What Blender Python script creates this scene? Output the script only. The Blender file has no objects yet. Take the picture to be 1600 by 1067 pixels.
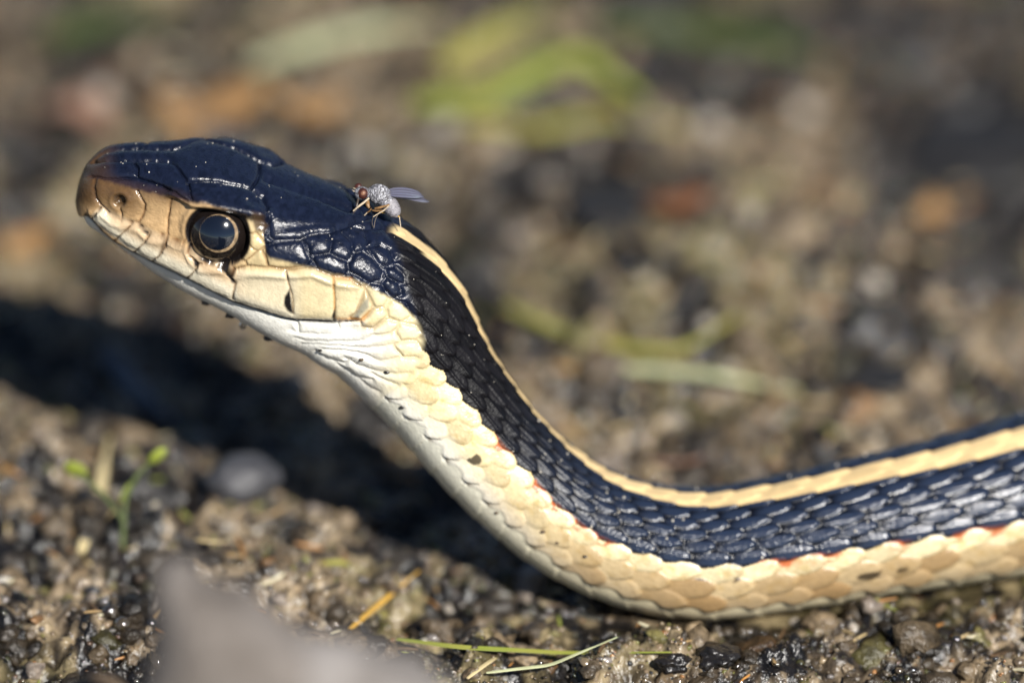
import bpy, bmesh, math, random
import numpy as np
from mathutils import Vector, Matrix, noise as mnoise

random.seed(7)
rng = np.random.default_rng(7)
scene = bpy.context.scene
scene.unit_settings.system = 'METRIC'
scene.unit_settings.scale_length = 0.01            # one Blender unit is one centimetre (a close-up)
COL = scene.collection

# ------------------------------------------------------------------ camera
K = 7.3 / 1600.0                                   # centimetres per photo pixel at the focus distance
D = 150.0
TH = math.radians(32.0)                            # the camera looks down by this much
CT, ST = math.cos(TH), math.sin(TH)
VR = np.array([1.0, 0.0, 0.0]); VU = np.array([0.0, ST, CT]); VW = np.array([0.0, CT, -ST])
C0 = VU * (1100 - 533.5) * K
CAM = C0 - VW * D
cd = bpy.data.cameras.new('camera'); cam = bpy.data.objects.new('camera', cd); COL.objects.link(cam)
cam.location = CAM
cam.rotation_euler = (math.radians(90) - TH, 0, 0)
cd.sensor_width = 36.0; cd.lens = 36.0 * D / 7.3
cd.clip_start = 1.0; cd.clip_end = 20000.0
cd.dof.use_dof = True; cd.dof.focus_distance = D + 5 * K
cd.dof.aperture_fstop = cd.lens * 1e-3 / (2 * 4.0)  # an 8 cm wide entrance pupil
scene.camera = cam

# ------------------------------------------------------------------ sun and sky
sv = np.array([0.40, 0.25, 1.0])                   # towards the sun: right, up, back to the camera
sun_dir = sv[0] * VR + sv[1] * VU - sv[2] * VW
sun_dir /= np.linalg.norm(sun_dir)
elev = math.asin(sun_dir[2])
azim = math.atan2(sun_dir[0], sun_dir[1])          # clockwise from +Y
w = bpy.data.worlds.new('World'); scene.world = w; w.use_nodes = True
nt = w.node_tree; bg = nt.nodes['Background']
sky = nt.nodes.new('ShaderNodeTexSky'); sky.sky_type = 'NISHITA'; sky.sun_disc = False
sky.sun_elevation = elev; sky.sun_rotation = azim; sky.air_density = 1.0; sky.dust_density = 0.0; sky.altitude = 2500.0
nt.links.new(sky.outputs[0], bg.inputs[0]); bg.inputs[1].default_value = 0.05
sl = bpy.data.lights.new('sun', 'SUN'); sl.energy = 5.0; sl.angle = math.radians(0.55); sl.color = (1.0, 0.96, 0.90)
so = bpy.data.objects.new('sun', sl); COL.objects.link(so)
so.rotation_euler = Vector(sun_dir).to_track_quat('Z', 'Y').to_euler(); so.location = (0, 0, 200)
scene.view_settings.view_transform = 'Standard'; scene.view_settings.look = 'None'
scene.view_settings.exposure = 0.68; scene.view_settings.gamma = 1.0
scene.render.engine = 'CYCLES'
scene.cycles.use_denoising = True
scene.cycles.max_bounces = 6

# ------------------------------------------------------------------ helpers
def pw(x, y, wd):
    """photo pixel and depth behind the focus plane (in pixels) -> world"""
    d = D + wd * K
    return CAM + d * (VW + ((x - 800) * K / D) * VR + ((533.5 - y) * K / D) * VU)

def aff(p):
    """view-space pixels (x, y down, w) arrays -> world without perspective"""
    p = np.asarray(p, float)
    return C0 + (p[..., 0:1] - 800) * K * VR + (533.5 - p[..., 1:2]) * K * VU + p[..., 2:3] * K * VW

def smooth(e0, e1, x):
    t = np.clip((x - e0) / (e1 - e0), 0, 1)
    return t * t * (3 - 2 * t)

def tag(o, label=None, cat=None, group=None, kind=None):
    if label: o['label'] = label
    if cat: o['category'] = cat
    if group: o['group'] = group
    if kind: o['kind'] = kind
    return o

def link(name, me, mat, parent=None, smooth_shade=True):
    o = bpy.data.objects.new(name, me); COL.objects.link(o)
    if mat is not None:
        me.materials.clear(); me.materials.append(mat)
    if parent is not None: o.parent = parent
    if smooth_shade and len(me.polygons):
        me.polygons.foreach_set('use_smooth', np.ones(len(me.polygons), bool))
    return o

def mesh_np(name, v, f):
    """v (n,3); f (m,4) or (m,3)"""
    me = bpy.data.meshes.new(name)
    v = np.asarray(v, np.float32); f = np.asarray(f, np.int32)
    n = f.shape[1]
    me.vertices.add(len(v)); me.vertices.foreach_set('co', v.ravel())
    me.loops.add(f.size); me.loops.foreach_set('vertex_index', f.ravel())
    me.polygons.add(len(f))
    me.polygons.foreach_set('loop_start', np.arange(0, f.size, n, dtype=np.int32))
    me.polygons.foreach_set('loop_total', np.full(len(f), n, np.int32))
    me.update(calc_edges=True); me.validate()
    return me

def set_col(me, rgb, name='Col'):
    a = me.attributes.new(name, 'FLOAT_COLOR', 'POINT')
    c = np.ones((len(me.vertices), 4), np.float32); c[:, :3] = rgb
    a.data.foreach_set('color', c.ravel())

def set_float(me, val, name):
    a = me.attributes.new(name, 'FLOAT', 'POINT')
    a.data.foreach_set('value', np.asarray(val, np.float32).ravel())

def lin(r, g, b):
    f = lambda c: (c / 255 / 12.92) if c / 255 <= 0.04045 else ((c / 255 + 0.055) / 1.055) ** 2.4
    return np.array([f(r), f(g), f(b)])

def mat_plain(name, col, rough=0.5, var=0.25, scale=30.0, bump=0.0, bscale=60.0, spec=0.5, coat=0.0, col2=None, vcol=False, rattr=False, sss=0.0):
    m = bpy.data.materials.new(name); m.use_nodes = True
    n = m.node_tree; b = n.nodes['Principled BSDF']
    b.inputs['Roughness'].default_value = rough
    b.inputs['Specular IOR Level'].default_value = spec
    b.inputs['Coat Weight'].default_value = coat
    b.inputs['Coat Roughness'].default_value = 0.12
    tc = n.nodes.new('ShaderNodeTexCoord')
    nz = n.nodes.new('ShaderNodeTexNoise'); nz.inputs['Scale'].default_value = scale; nz.inputs['Detail'].default_value = 5
    n.links.new(tc.outputs['Object'], nz.inputs['Vector'])
    mx = n.nodes.new('ShaderNodeMix'); mx.data_type = 'RGBA'
    if vcol:
        at = n.nodes.new('ShaderNodeAttribute'); at.attribute_name = 'Col'
        hs = n.nodes.new('ShaderNodeHueSaturation'); hs.inputs['Value'].default_value = 1 - var
        n.links.new(at.outputs['Color'], hs.inputs['Color'])
        n.links.new(at.outputs['Color'], mx.inputs[6]); n.links.new(hs.outputs[0], mx.inputs[7])
    else:
        c = np.array(col[:3]); c2 = np.array(col2[:3]) if col2 is not None else c * (1 - var)
        mx.inputs[6].default_value = (*c, 1); mx.inputs[7].default_value = (*c2, 1)
    rp = n.nodes.new('ShaderNodeValToRGB'); rp.color_ramp.elements[0].position = 0.35; rp.color_ramp.elements[1].position = 0.65
    n.links.new(nz.outputs['Fac'], rp.inputs[0]); n.links.new(rp.outputs[0], mx.inputs[0])
    n.links.new(mx.outputs[2], b.inputs['Base Color'])
    if rattr:
        ra = n.nodes.new('ShaderNodeAttribute'); ra.attribute_name = 'Rgh'
        n.links.new(ra.outputs['Fac'], b.inputs['Roughness'])
    if rattr:
        sa = n.nodes.new('ShaderNodeAttribute'); sa.attribute_name = 'Spc'
        n.links.new(sa.outputs['Fac'], b.inputs['Specular IOR Level'])
    if bump > 0:
        nb = n.nodes.new('ShaderNodeTexNoise'); nb.inputs['Scale'].default_value = bscale; nb.inputs['Detail'].default_value = 4
        n.links.new(tc.outputs['Object'], nb.inputs['Vector'])
        bp = n.nodes.new('ShaderNodeBump'); bp.inputs['Strength'].default_value = 0.6; bp.inputs['Distance'].default_value = bump
        n.links.new(nb.outputs['Fac'], bp.inputs['Height']); n.links.new(bp.outputs[0], b.inputs['Normal'])
        if coat > 0: n.links.new(bp.outputs[0], b.inputs['Coat Normal'])
    if sss > 0:
        b.inputs['Subsurface Weight'].default_value = sss; b.inputs['Subsurface Scale'].default_value = 0.05
    return m

def vnoise(x, y, seed=0, octaves=4, gain=0.5):
    """cheap tiling-free value noise in numpy, about -1..1"""
    out = np.zeros_like(x, float); amp = 1.0; tot = 0
    for o in range(octaves):
        xi = np.floor(x).astype(np.int64); yi = np.floor(y).astype(np.int64)
        fx = x - xi; fy = y - yi
        fx = fx * fx * (3 - 2 * fx); fy = fy * fy * (3 - 2 * fy)
        def h(a, b):
            n = (a * 374761393 + b * 668265263 + (seed + o * 101) * 974634777) & 0x7fffffff
            n = ((n ^ (n >> 13)) * 1274126177) & 0x7fffffff
            n = n ^ (n >> 16)
            return (n & 0xffff) / 32767.5 - 1
        v = (h(xi, yi) * (1 - fx) + h(xi + 1, yi) * fx) * (1 - fy) + (h(xi, yi + 1) * (1 - fx) + h(xi + 1, yi + 1) * fx) * fy
        out += v * amp; tot += amp
        amp *= gain; x = x * 2.03 + 17.3; y = y * 2.03 + 9.1
    return out / tot

# ------------------------------------------------------------------ ground: wet muddy sand
# ground coordinates in photo pixels: gx as in the photo, gy = distance away along the ground
def gy_of(y): return (1100.0 - y) / ST
MOUNDS = [  # photo x, photo y, radius x, radius y(ground px), height px
    (420, 905, 210, 130, 62), (90, 800, 190, 190, 58), (120, 1000, 190, 80, 55), (330, 1035, 170, 50, 30),
    (1480, 1010, 260, 80, 22), (800, 1030, 330, 60, 24), (1100, 1040, 200, 50, 30),
    (1010, 430, 230, 260, 70), (600, 140, 330, 300, 70), (250, 180, 260, 240, 60), (1350, 380, 300, 260, 60), (1220, 560, 240, 160, 45),
    (880, 600, 120, 120, 35), (900, 130, 300, 160, 80), (1430, 130, 240, 200, -50), (1550, 250, 200, 240, -60)]
def ground_h(gx, gy):
    h = 26 * vnoise(gx / 210.0, gy / 230.0, 1, 3) + 42 * vnoise(gx / 62.0, gy / 75.0, 5, 3)
    h += 19 * vnoise(gx / 24.0, gy / 26.0, 9, 3, 0.62)
    for (mx, my, rx, ry, mh) in MOUNDS:
        h += mh * np.exp(-(((gx - mx) / rx) ** 2 + ((gy - gy_of(my)) / ry) ** 2))
    # the snake's bed is pressed flat
    cy = np.interp(gx, [900, 1090, 1230, 1365, 1480, 1610, 1900], [225, 243, 257, 281, 309, 351, 440])
    bed = np.exp(-((gy - cy - 25) / 62.0) ** 4) * smooth(800, 960, gx)
    h = h * (1 - bed) + bed * (-4 + 4 * vnoise(gx / 20.0, gy / 22.0, 9, 3, 0.6))
    return h - 6.0
def axis(c0, c1, step, far):
    core = np.arange(c0, c1, step); out = []; d = step; p = 0.0
    while p < far: d *= 1.22; p += d; out.append(p)
    out = np.array(out)
    return np.concatenate([(c0 - out)[::-1], core, c1 - step + out])
ax = axis(-150, 1750, 4.2, 250000); ay = axis(-250, 2700, 4.8, 250000)
GX, GY = np.meshgrid(ax, ay)
near = smooth(2200, 900, np.hypot(GX - 800, (GY - 1200) * 0.7))
GZ = ground_h(GX, GY) * (0.25 + 0.75 * near)
gv = np.stack([(GX - 800) * K, GY * K, GZ * K], -1).reshape(-1, 3)
nx, ny = len(ax), len(ay)
ii = (np.arange(ny - 1)[:, None] * nx + np.arange(nx - 1)[None, :]).ravel()
gf = np.stack([ii, ii + 1, ii + nx + 1, ii + nx], 1)
gme = mesh_np('ground', gv, gf)
n1 = vnoise(GX / 120, GY / 150, 21, 4).ravel(); n2 = vnoise(GX / 26, GY / 28, 31, 3).ravel(); n3 = vnoise(GX / 300, GY / 300, 44, 2).ravel()
gc = np.zeros((len(gv), 3))
brown = np.array([0.085, 0.063, 0.041]); dark = np.array([0.010, 0.009, 0.009]); tan = np.array([0.29, 0.222, 0.142]); olive = np.array([0.15, 0.14, 0.035])
t1 = smooth(-0.02, 0.36, n2 + 0.7 * n1)[:, None]; t2 = smooth(-0.10, 0.18, -n1 - 0.55 * n2)[:, None]; t3 = smooth(0.1, 0.6, n3 + .3 * n2)[:, None]
gc = brown * (1 - t1) + tan * t1
gc = gc * (1 - .35 * t3) + olive * .35 * t3
for (px_, py_, rx_, ry_) in ((1530, 170, 190, 330), (955, 300, 90, 150), (1380, 560, 80, 120), (1215, 30, 150, 130), (1560, 420, 90, 120), (800, 330, 60, 90), (640, 640, 60, 80), (60, 220, 80, 120)):   # near-black soft-edged patches
    q_ = np.exp(-(((GX - px_) / rx_) ** 2 + ((GY - gy_of(py_)) / ry_) ** 2)).ravel()
    t2 = np.maximum(t2, smooth(.30, .62, q_ + .30 * n2)[:, None])
gc = gc * (1 - t2) + dark * t2
set_col(gme, gc)
m_ground = mat_plain('wet_mud', None, 0.26, 0.6, 7.0, 0.05, 16.0, 0.4, vcol=True, coat=0.08)
ground = link('ground', gme, m_ground); tag(ground, kind='structure')

def GPt(x, y, lift=0.0):
    """photo pixel -> point on the ground there (view-space solve), lifted by some pixels"""
    gy = gy_of(y); z = float(ground_h(np.array([float(x)]), np.array([float(gy)]))[0])
    # the surface is raised by z, so slide the foot along the ray until it meets the surface
    for _ in range(4):
        g = gy_of(y) - z / math.tan(TH)
        z = float(ground_h(np.array([float(x)]), np.array([float(g)]))[0])
    return np.array([(x - 800) * K, g * K, (z + lift) * K])

# grit lying on the ground: thousands of grains
def grains(name, n, x0, x1, g0, g1, size, palette, seed, mat, label, flat=0.7, keep=None, sub=1, zoff=0.2, rough=.16, vary=1.0):
    r = np.random.default_rng(seed)
    bm = bmesh.new(); bmesh.ops.create_icosphere(bm, subdivisions=sub, radius=1.0)
    bv = np.array([v.co[:] for v in bm.verts]); bf = np.array([[v.index for v in f.verts] for f in bm.faces]); bm.free()
    gx = r.uniform(x0, x1, n); gy = r.uniform(g0, g1, n)
    if keep is not None:
        k = keep(gx, gy, r); gx = gx[k]; gy = gy[k]; n = len(gx)
    sz = size[0] * np.exp(r.normal(0, size[1], n)); sz = np.clip(sz, 1.2, size[2])
    V = np.empty((n, len(bv), 3))
    jit = 1 + r.normal(0, rough, (n, len(bv)))
    sc = np.stack([r.uniform(.7, 1.4, n), r.uniform(.7, 1.3, n), r.uniform(flat * .7, flat * 1.2, n)], 1)
    ang = r.uniform(0, 6.283, n); tl = r.normal(0, .35, n)
    P = bv[None] * jit[:, :, None] * sc[:, None, :] * sz[:, None, None]
    y1 = P[..., 1] * np.cos(tl)[:, None] - P[..., 2] * np.sin(tl)[:, None]; z1 = P[..., 1] * np.sin(tl)[:, None] + P[..., 2] * np.cos(tl)[:, None]
    xx = P[..., 0] * np.cos(ang)[:, None] - y1 * np.sin(ang)[:, None]; yy = P[..., 0] * np.sin(ang)[:, None] + y1 * np.cos(ang)[:, None]
    z0 = ground_h(gx, gy) + sz * flat * zoff
    V[..., 0] = (gx[:, None] + xx - 800) * K; V[..., 1] = (gy[:, None] + yy) * K; V[..., 2] = (z0[:, None] + z1) * K
    F = (bf[None] + (np.arange(n) * len(bv))[:, None, None]).reshape(-1, 3)
    me = mesh_np(name, V.reshape(-1, 3), F)
    pal = np.array([p[:3] for p in palette]); wt = np.array([p[3] for p in palette]); wt = wt / wt.sum()
    cc = pal[r.choice(len(pal), n, p=wt)] * r.uniform(.65, 1.25, (n, 1))
    cc = (cc * vary + np.array([.20, .145, .085]) * (1 - vary)) * .82
    gi = np.clip(np.searchsorted(ay, gy), 0, ny - 1) * nx + np.clip(np.searchsorted(ax, gx), 0, nx - 1)
    cc = cc * (1 - .80 * t2[gi])                       # grit lying in the dark patches is darkened too
    set_col(me, np.repeat(cc, len(bv), 0))
    o = link(name, me, mat, None, False); tag(o, label, name.replace('_', ' '), kind='stuff')
    return o
PAL = [(.24, .17, .10, 5), (.36, .27, .16, 4), (.12, .085, .05, 4), (.03, .027, .025, 3), (.42, .36, .26, 2.2), (.38, .18, .06, 1.0), (.26, .23, .21, 2.5), (.22, .21, .05, 2.2), (.62, .57, .48, .5)]
m_clod = mat_plain('wet_clod', None, 0.42, 0.6, 14.0, 0.06, 20.0, spec=0.4, vcol=True, coat=0.25)
m_grit = mat_plain('wet_grit', None, 0.12, 0.3, 25.0, 0.0, spec=1.0, vcol=True, coat=1.0)
def clear_bed(gx, gy, r):
    cy = np.interp(gx, [900, 1090, 1230, 1365, 1480, 1610, 1900], [225, 243, 257, 281, 309, 351, 440])
    return ~((np.abs(gy - cy) < 22) & (gx > 900))
def patchy(gx, gy, r):
    return clear_bed(gx, gy, r) & (vnoise(gx / 90, gy / 100, 61, 3) + r.normal(0, .25, len(gx)) > -.08)
grains('soil_clods', 3400, -200, 1800, -40, 2700, (13.0, .42, 40), [(.20, .14, .08, 4), (.34, .25, .15, 4), (.06, .045, .03, 4), (.02, .016, .013, 3), (.40, .30, .19, 2), (.34, .17, .06, .6), (.22, .20, .06, 1.0), (.30, .25, .21, 1.5)], 5, m_clod,
       'lumpy brown clods and crumbs of wet soil strewn over the ground', keep=clear_bed, sub=2, zoff=-.25, rough=.26, flat=.8, vary=.75)
grains('coarse_sand', 16000, -120, 1720, -60, 2450, (4.6, .45, 14), PAL, 3, m_grit, 'coarse wet sand grains and grit covering the muddy ground', keep=patchy, rough=.25)
grains('fine_sand', 17000, -60, 1660, -60, 620, (2.4, .35, 6), PAL, 4, m_grit, 'fine wet sand grains sprinkled over the mud around the snake', keep=patchy, rough=.25)
# ------------------------------------------------------------------ the snake
# head frame in view space (x right, y DOWN, w away), pixels
HT = math.radians(16.0)
upv = np.array([0.0, -CT, -ST])                            # world up in view space
fv = np.array([-math.cos(HT), -math.sin(HT), 0.0])         # snout direction
eu = upv - upv.dot(fv) * fv; eu /= np.linalg.norm(eu)
es = np.cross(fv, eu); es = es if es[2] < 0 else -es       # towards the camera
HP0 = np.array([120.0, 290.0, 85.0])
def hp(a, h, b): return HP0 - np.asarray(a)[..., None] * fv + np.asarray(h)[..., None] * eu + np.asarray(b)[..., None] * es

A_T = [0, 15, 60, 117, 160, 210, 270, 308, 426, 480]
T_T = [50, 60, 79, 97, 109, 114, 108, 101, 94, 92]
A_B = [0, 20, 45, 100, 150, 197, 255, 320, 384, 440]
B_T = [-42, -48, -60, -81, -97, -109, -120, -132, -147, -152]
A_W = [0, 15, 60, 117, 160, 210, 270, 330, 390, 430]
W_T = [46, 51, 64, 79, 91, 102, 109, 118, 122, 120]
def pchip(x, xp, yp):
    xp = np.asarray(xp, float); yp = np.asarray(yp, float)
    hk = np.diff(xp); dk = np.diff(yp) / hk
    m = np.zeros(len(xp)); m[0] = dk[0]; m[-1] = dk[-1]
    for i in range(1, len(xp) - 1):
        m[i] = 0 if dk[i - 1] * dk[i] <= 0 else 3 * (hk[i - 1] + hk[i]) / ((2 * hk[i] + hk[i - 1]) / dk[i - 1] + (hk[i] + 2 * hk[i - 1]) / dk[i])
    i = np.clip(np.searchsorted(xp, x) - 1, 0, len(xp) - 2)
    t = np.clip((x - xp[i]) / hk[i], 0, 1)
    return ((1 + 2 * t) * (1 - t) ** 2 * yp[i] + t * (1 - t) ** 2 * hk[i] * m[i] + t * t * (3 - 2 * t) * yp[i + 1] + t * t * (t - 1) * hk[i] * m[i + 1])
def spl(x, xp, yp):                                        # natural-ish Catmull-Rom through points
    xp = np.asarray(xp, float); yp = np.asarray(yp, float); m = np.gradient(yp, xp)
    i = np.clip(np.searchsorted(xp, x) - 1, 0, len(xp) - 2); hk = xp[i + 1] - xp[i]; t = np.clip((x - xp[i]) / hk, 0, 1)
    return ((1 + 2 * t) * (1 - t) ** 2 * yp[i] + t * (1 - t) ** 2 * hk * m[i] + t * t * (3 - 2 * t) * yp[i + 1] + t * t * (t - 1) * hk * m[i + 1])

AH = 430.0
# centre line: head stations, then neck and body (photo x, y, depth, half width)
BODY = [(606, 494, 112, 110), (668, 578, 132, 100), (720, 648, 148, 95), (768, 706, 163, 92), (826, 762, 178, 91), (893, 811, 190, 93),
        (980, 849, 198, 97), (1090, 868, 206, 100), (1230, 852, 218, 102), (1365, 826, 238, 107), (1480, 804, 262, 112), (1610, 776, 298, 121), (1800, 728, 352, 130), (2050, 655, 440, 135)]
hst = np.array([0, 60, 120, 180, 240, 300, 360, 410.0])
hcen = hp(hst, (pchip(hst, A_T, T_T) + pchip(hst, A_B, B_T)) / 2, np.zeros(len(hst)))
ctrl = np.concatenate([hcen, np.array([b[:3] for b in BODY])])
cs = np.concatenate([hst, np.zeros(len(BODY))])
for i in range(len(hst), len(ctrl)):
    cs[i] = cs[i - 1] + np.linalg.norm(ctrl[i] - ctrl[i - 1])
S_END = cs[-1]
# ring stations: dense on head and neck, coarser where the body is out of focus
st = np.concatenate([40 * (1 - np.cos(np.linspace(0.02, math.pi / 2, 34))), np.arange(41.5, 560, 1.5), np.arange(560, 1000, 1.9), np.arange(1000, S_END, 3.0)])
NR = len(st)
cen = np.stack([spl(st, cs, ctrl[:, j]) for j in range(3)], 1)
tang = np.gradient(cen, st, axis=0); tang /= np.linalg.norm(tang, axis=1)[:, None]
bl = smooth(360, 540, st)[:, None]
T = (1 - bl) * (-fv) + bl * tang; T /= np.linalg.norm(T, axis=1)[:, None]
# roll: 0 on the head, away from the camera on the neck, towards it on the body
roll = np.radians(np.interp(st, [0, 420, 500, 570, 700, 850, 1000, 1150, 1500, 1900], [0, 0, 10, 22, 31, 25, 9, 0, -6, -10]))
Uv = upv[None] - (T @ upv)[:, None] * T; Uv /= np.linalg.norm(Uv, axis=1)[:, None]
Sv = np.cross(T, Uv); Sv = Sv * np.sign(-(Sv[:, 2:3]))      # towards the camera side
U2 = Uv * np.cos(roll)[:, None] - Sv * np.sin(roll)[:, None]
S2 = Sv * np.cos(roll)[:, None] + Uv * np.sin(roll)[:, None]
hh = (pchip(st, A_T, T_T) - pchip(st, A_B, B_T)) / 2
hw = pchip(st, A_W, W_T)
rb = np.interp(st, np.concatenate([[AH + 30], cs[len(hst):]]), np.concatenate([[117], [b[3] for b in BODY]]))
hb = smooth(395, 560, st)
HH = hh * (1 - hb) + rb * hb * np.interp(st, [0, 500, 570, 680], [1.12, 1.12, 1.10, .985]); HW = hw * (1 - hb) + rb * hb * 1.0
cap = np.sqrt(np.clip(1 - (np.clip(38 - st, 0, 38) / 38) ** 2.3, 0, 1)); HH = HH * cap; HW = HW * cap
NP = 440
ph = np.linspace(-math.pi, math.pi, NP, endpoint=False)    # 0 = back, + = camera side
cosb, sinb = np.cos(ph), np.sin(ph)
nt_ = ((3.0 + 1.2 * np.exp(-((st - 225) / 75.0) ** 2)) * (1 - hb) + 2.06 * hb)[:, None]; nb_ = (2.5 * (1 - hb) + 2.12 * hb)[:, None]
up_m = (cosb >= 0)[None]
ex = np.where(up_m, 2 / nt_, 2 / nb_)
yy = np.sign(cosb)[None] * np.abs(cosb)[None] ** ex; xx = np.sign(sinb)[None] * np.abs(sinb)[None] ** ex
base = cen[:, None] + (HH[:, None] * yy)[..., None] * U2[:, None] + (HW[:, None] * xx)[..., None] * S2[:, None]
def grid_normals(P):
    d0 = np.gradient(P, axis=0); d1 = np.roll(P, -1, 1) - np.roll(P, 1, 1)
    n = np.cross(d0, d1); n /= (np.linalg.norm(n, axis=2)[..., None] + 1e-9)
    out = np.sum(n * (P - cen[:, None]), 2)
    return n * (1 if np.median(out) > 0 else -1)
nrm = grid_normals(base)
# head coordinates of every vertex and the mirrored picture position of the head's camera-side half
rel = base - HP0
ha = -(rel @ fv); hhh = rel @ eu; hbb = rel @ es
mir = HP0 - ha[..., None] * fv + hhh[..., None] * eu + np.abs(hbb)[..., None] * es
MX = mir[..., 0]; MY = mir[..., 1]

# ---- traced seams between the head shields, in three enlargements of the photo
def z1(L): return [(100 + x / 3.049, 190 + y / 3.049) for x, y in L]
def z2(L): return [(350 + x / 3.049, 220 + y / 3.049) for x, y in L]
def z7(L): return [(400 + x / 3.811, 330 + y / 3.811) for x, y in L]
def z8(L): return [(110 + x / 5.335, 200 + y / 5.335) for x, y in L]
def z9(L): return [(270 + x / 5.335, 290 + y / 5.335) for x, y in L]
SEAM = []
def sm(P, wdt=3.2, dep=1.0): SEAM.append((np.array(P), wdt, dep))
# top of the head
sm(z1([(120, 196), (240, 190), (330, 188), (500, 196), (530, 208)]), 4)
sm(z1([(530, 208), (560, 245), (590, 290)]), 4)
sm(z1([(330, 188), (352, 225), (350, 262)]), 4)
sm(z1([(130, 262), (200, 272), (250, 275), (350, 272)]), 4)
sm(z1([(350, 272), (450, 300), (540, 345), (600, 382)]), 4)
sm(z1([(590, 290), (600, 330), (620, 378)]), 4)
sm(z1([(590, 290), (700, 285), (800, 303), (890, 325)]), 4)
sm(z1([(890, 325), (945, 368), (966, 420), (952, 456)]), 5)
sm(z1([(890, 325), (925, 276)]), 4)
sm(z2([(186, 190), (300, 224), (430, 270), (560, 328), (640, 352)]), 4)
sm(z9([(750, 240), (800, 270), (800, 330), (770, 400)]), 4)
sm(z7([(60, 60), (80, 80), (80, 150), (110, 175), (270, 167), (330, 137), (440, 127), (520, 100), (600, 65), (700, 30)]), 5)
# snout, nasal, loreal, preocular
sm(z8([(215, 420), (195, 500), (215, 590), (255, 640)]), 3)
sm(z8([(255, 660), (170, 765)]), 3)
sm(z8([(255, 640), (340, 720), (430, 760), (560, 790)]), 3)
sm(z8([(560, 520), (620, 640), (600, 720), (565, 790)]), 3)
sm(z8([(420, 660), (430, 740)]), 2.2)
sm(z8([(850, 590), (835, 640), (805, 760), (808, 890)]), 3)
sm(z8([(560, 790), (640, 870), (720, 890), (808, 890), (880, 930), (960, 945)]), 3.5)
# upper lip shields
sm(z8([(500, 810), (360, 940)]), 2.8)
sm(z8([(660, 890), (630, 940), (520, 1040)]), 2.8)
sm(z8([(805, 905), (790, 990), (740, 1060)]), 3.2)
sm(z1([(470, 622), (415, 668)]), 2.8)
sm(z9([(215, 640), (190, 700), (110, 775)]), 3)
sm(z9([(360, 650), (450, 720), (520, 810), (500, 940)]), 3.2)
sm(z9([(90, 480), (130, 560), (215, 640), (360, 650)]), 3.5)
sm(z9([(430, 660), (520, 690), (620, 670), (790, 680), (940, 700)]), 3.2)
sm(z9([(650, 500), (710, 545), (780, 500)]), 2.6); sm(z9([(550, 600), (610, 625), (710, 545)]), 2.6); sm(z9([(610, 625), (620, 670)]), 2.4); sm(z9([(780, 500), (770, 560), (795, 670)]), 3); sm(z9([(640, 400), (700, 390), (770, 480)]), 2.6)
sm(z9([(940, 700), (970, 830), (1005, 960), (1010, 1060)]), 3)
sm(z2([(300, 615), (420, 605), (520, 648), (600, 657), (670, 700)]), 3.4)
sm(z2([(522, 650), (527, 760), (530, 860), (545, 905)]), 3)
# mouth slit
LIP = z8([(130, 735), (190, 790), (250, 870)]) + z1([(230, 577), (330, 632), (415, 674), (590, 757), (800, 862), (1060, 943)]) + z7([(235, 652), (470, 662), (620, 657)])
sm(LIP, 4.5, 1.8)
# temples and cheek
for P in ([(40, 235), (70, 200), (150, 185), (270, 172), (310, 210), (325, 290), (290, 325), (190, 340), (70, 332), (60, 290), (40, 235)],
          [(325, 290), (290, 215), (275, 175)], [(440, 145), (455, 180), (440, 245), (390, 260), (320, 262)],
          [(335, 290), (350, 265), (440, 250), (545, 300), (556, 345), (530, 385), (450, 385), (370, 345), (335, 290)],
          [(500, 113), (570, 180), (580, 250), (545, 300)], [(560, 85), (650, 110), (670, 180), (640, 235), (590, 250)], [(650, 110), (760, 100), (800, 150)],
          [(555, 310), (590, 250), (640, 235), (700, 280), (760, 350), (740, 410), (680, 430), (630, 400), (550, 350)],
          [(550, 350), (580, 420), (630, 450), (680, 430)], [(665, 215), (740, 200), (800, 230), (825, 300), (780, 330), (735, 310), (665, 215)],
          [(800, 160), (870, 210), (900, 270), (825, 300)], [(770, 340), (830, 325), (880, 380), (885, 430), (850, 430), (780, 390), (770, 340)],
          [(750, 430), (780, 390), (850, 430), (870, 500), (820, 518), (770, 470), (750, 430)],
          [(650, 455), (690, 430), (750, 435), (790, 520), (760, 572), (710, 572), (670, 500), (650, 455)],
          [(780, 572), (810, 520), (900, 550), (930, 630), (860, 660), (790, 635), (780, 572)],
          [(620, 655), (700, 590), (760, 575), (785, 610), (770, 635), (700, 695), (630, 690), (620, 655)],
          [(700, 700), (780, 645), (850, 660), (850, 690), (800, 730), (710, 740)], [(830, 720), (860, 660), (960, 680), (995, 740), (950, 770), (860, 770), (830, 720)],
          [(650, 460), (700, 560), (690, 600), (620, 655)], [(650, 480), (600, 600), (560, 630)],
          [(480, 715), (620, 690)], [(235, 655), (250, 735)],
          [(200, 715), (270, 738), (450, 740), (590, 710), (650, 695)], [(230, 760), (300, 777), (460, 780), (560, 780), (650, 762), (700, 735)],
          [(270, 790), (380, 797), (660, 812), (760, 802), (850, 780)], [(390, 818), (560, 832), (650, 850), (740, 890), (850, 870)],
          [(350, 832), (430, 880), (530, 900), (560, 880)], [(530, 868), (600, 910), (720, 950), (830, 970), (960, 960), (1000, 920)],
          [(480, 900), (600, 985), (690, 1000)], [(690, 960), (760, 1000), (880, 1050), (960, 1060)], [(600, 985), (680, 1050), (740, 1080)],
          [(820, 800), (880, 775), (960, 775), (1010, 840), (980, 870), (880, 870), (850, 840), (820, 800)], [(990, 740), (1050, 760)]):
    sm(z7(P), 5.0, .3 if P[0][0] in (200, 230, 270, 390, 350, 530, 480, 690, 600) and P[0][1] > 640 else 1.0)

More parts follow.
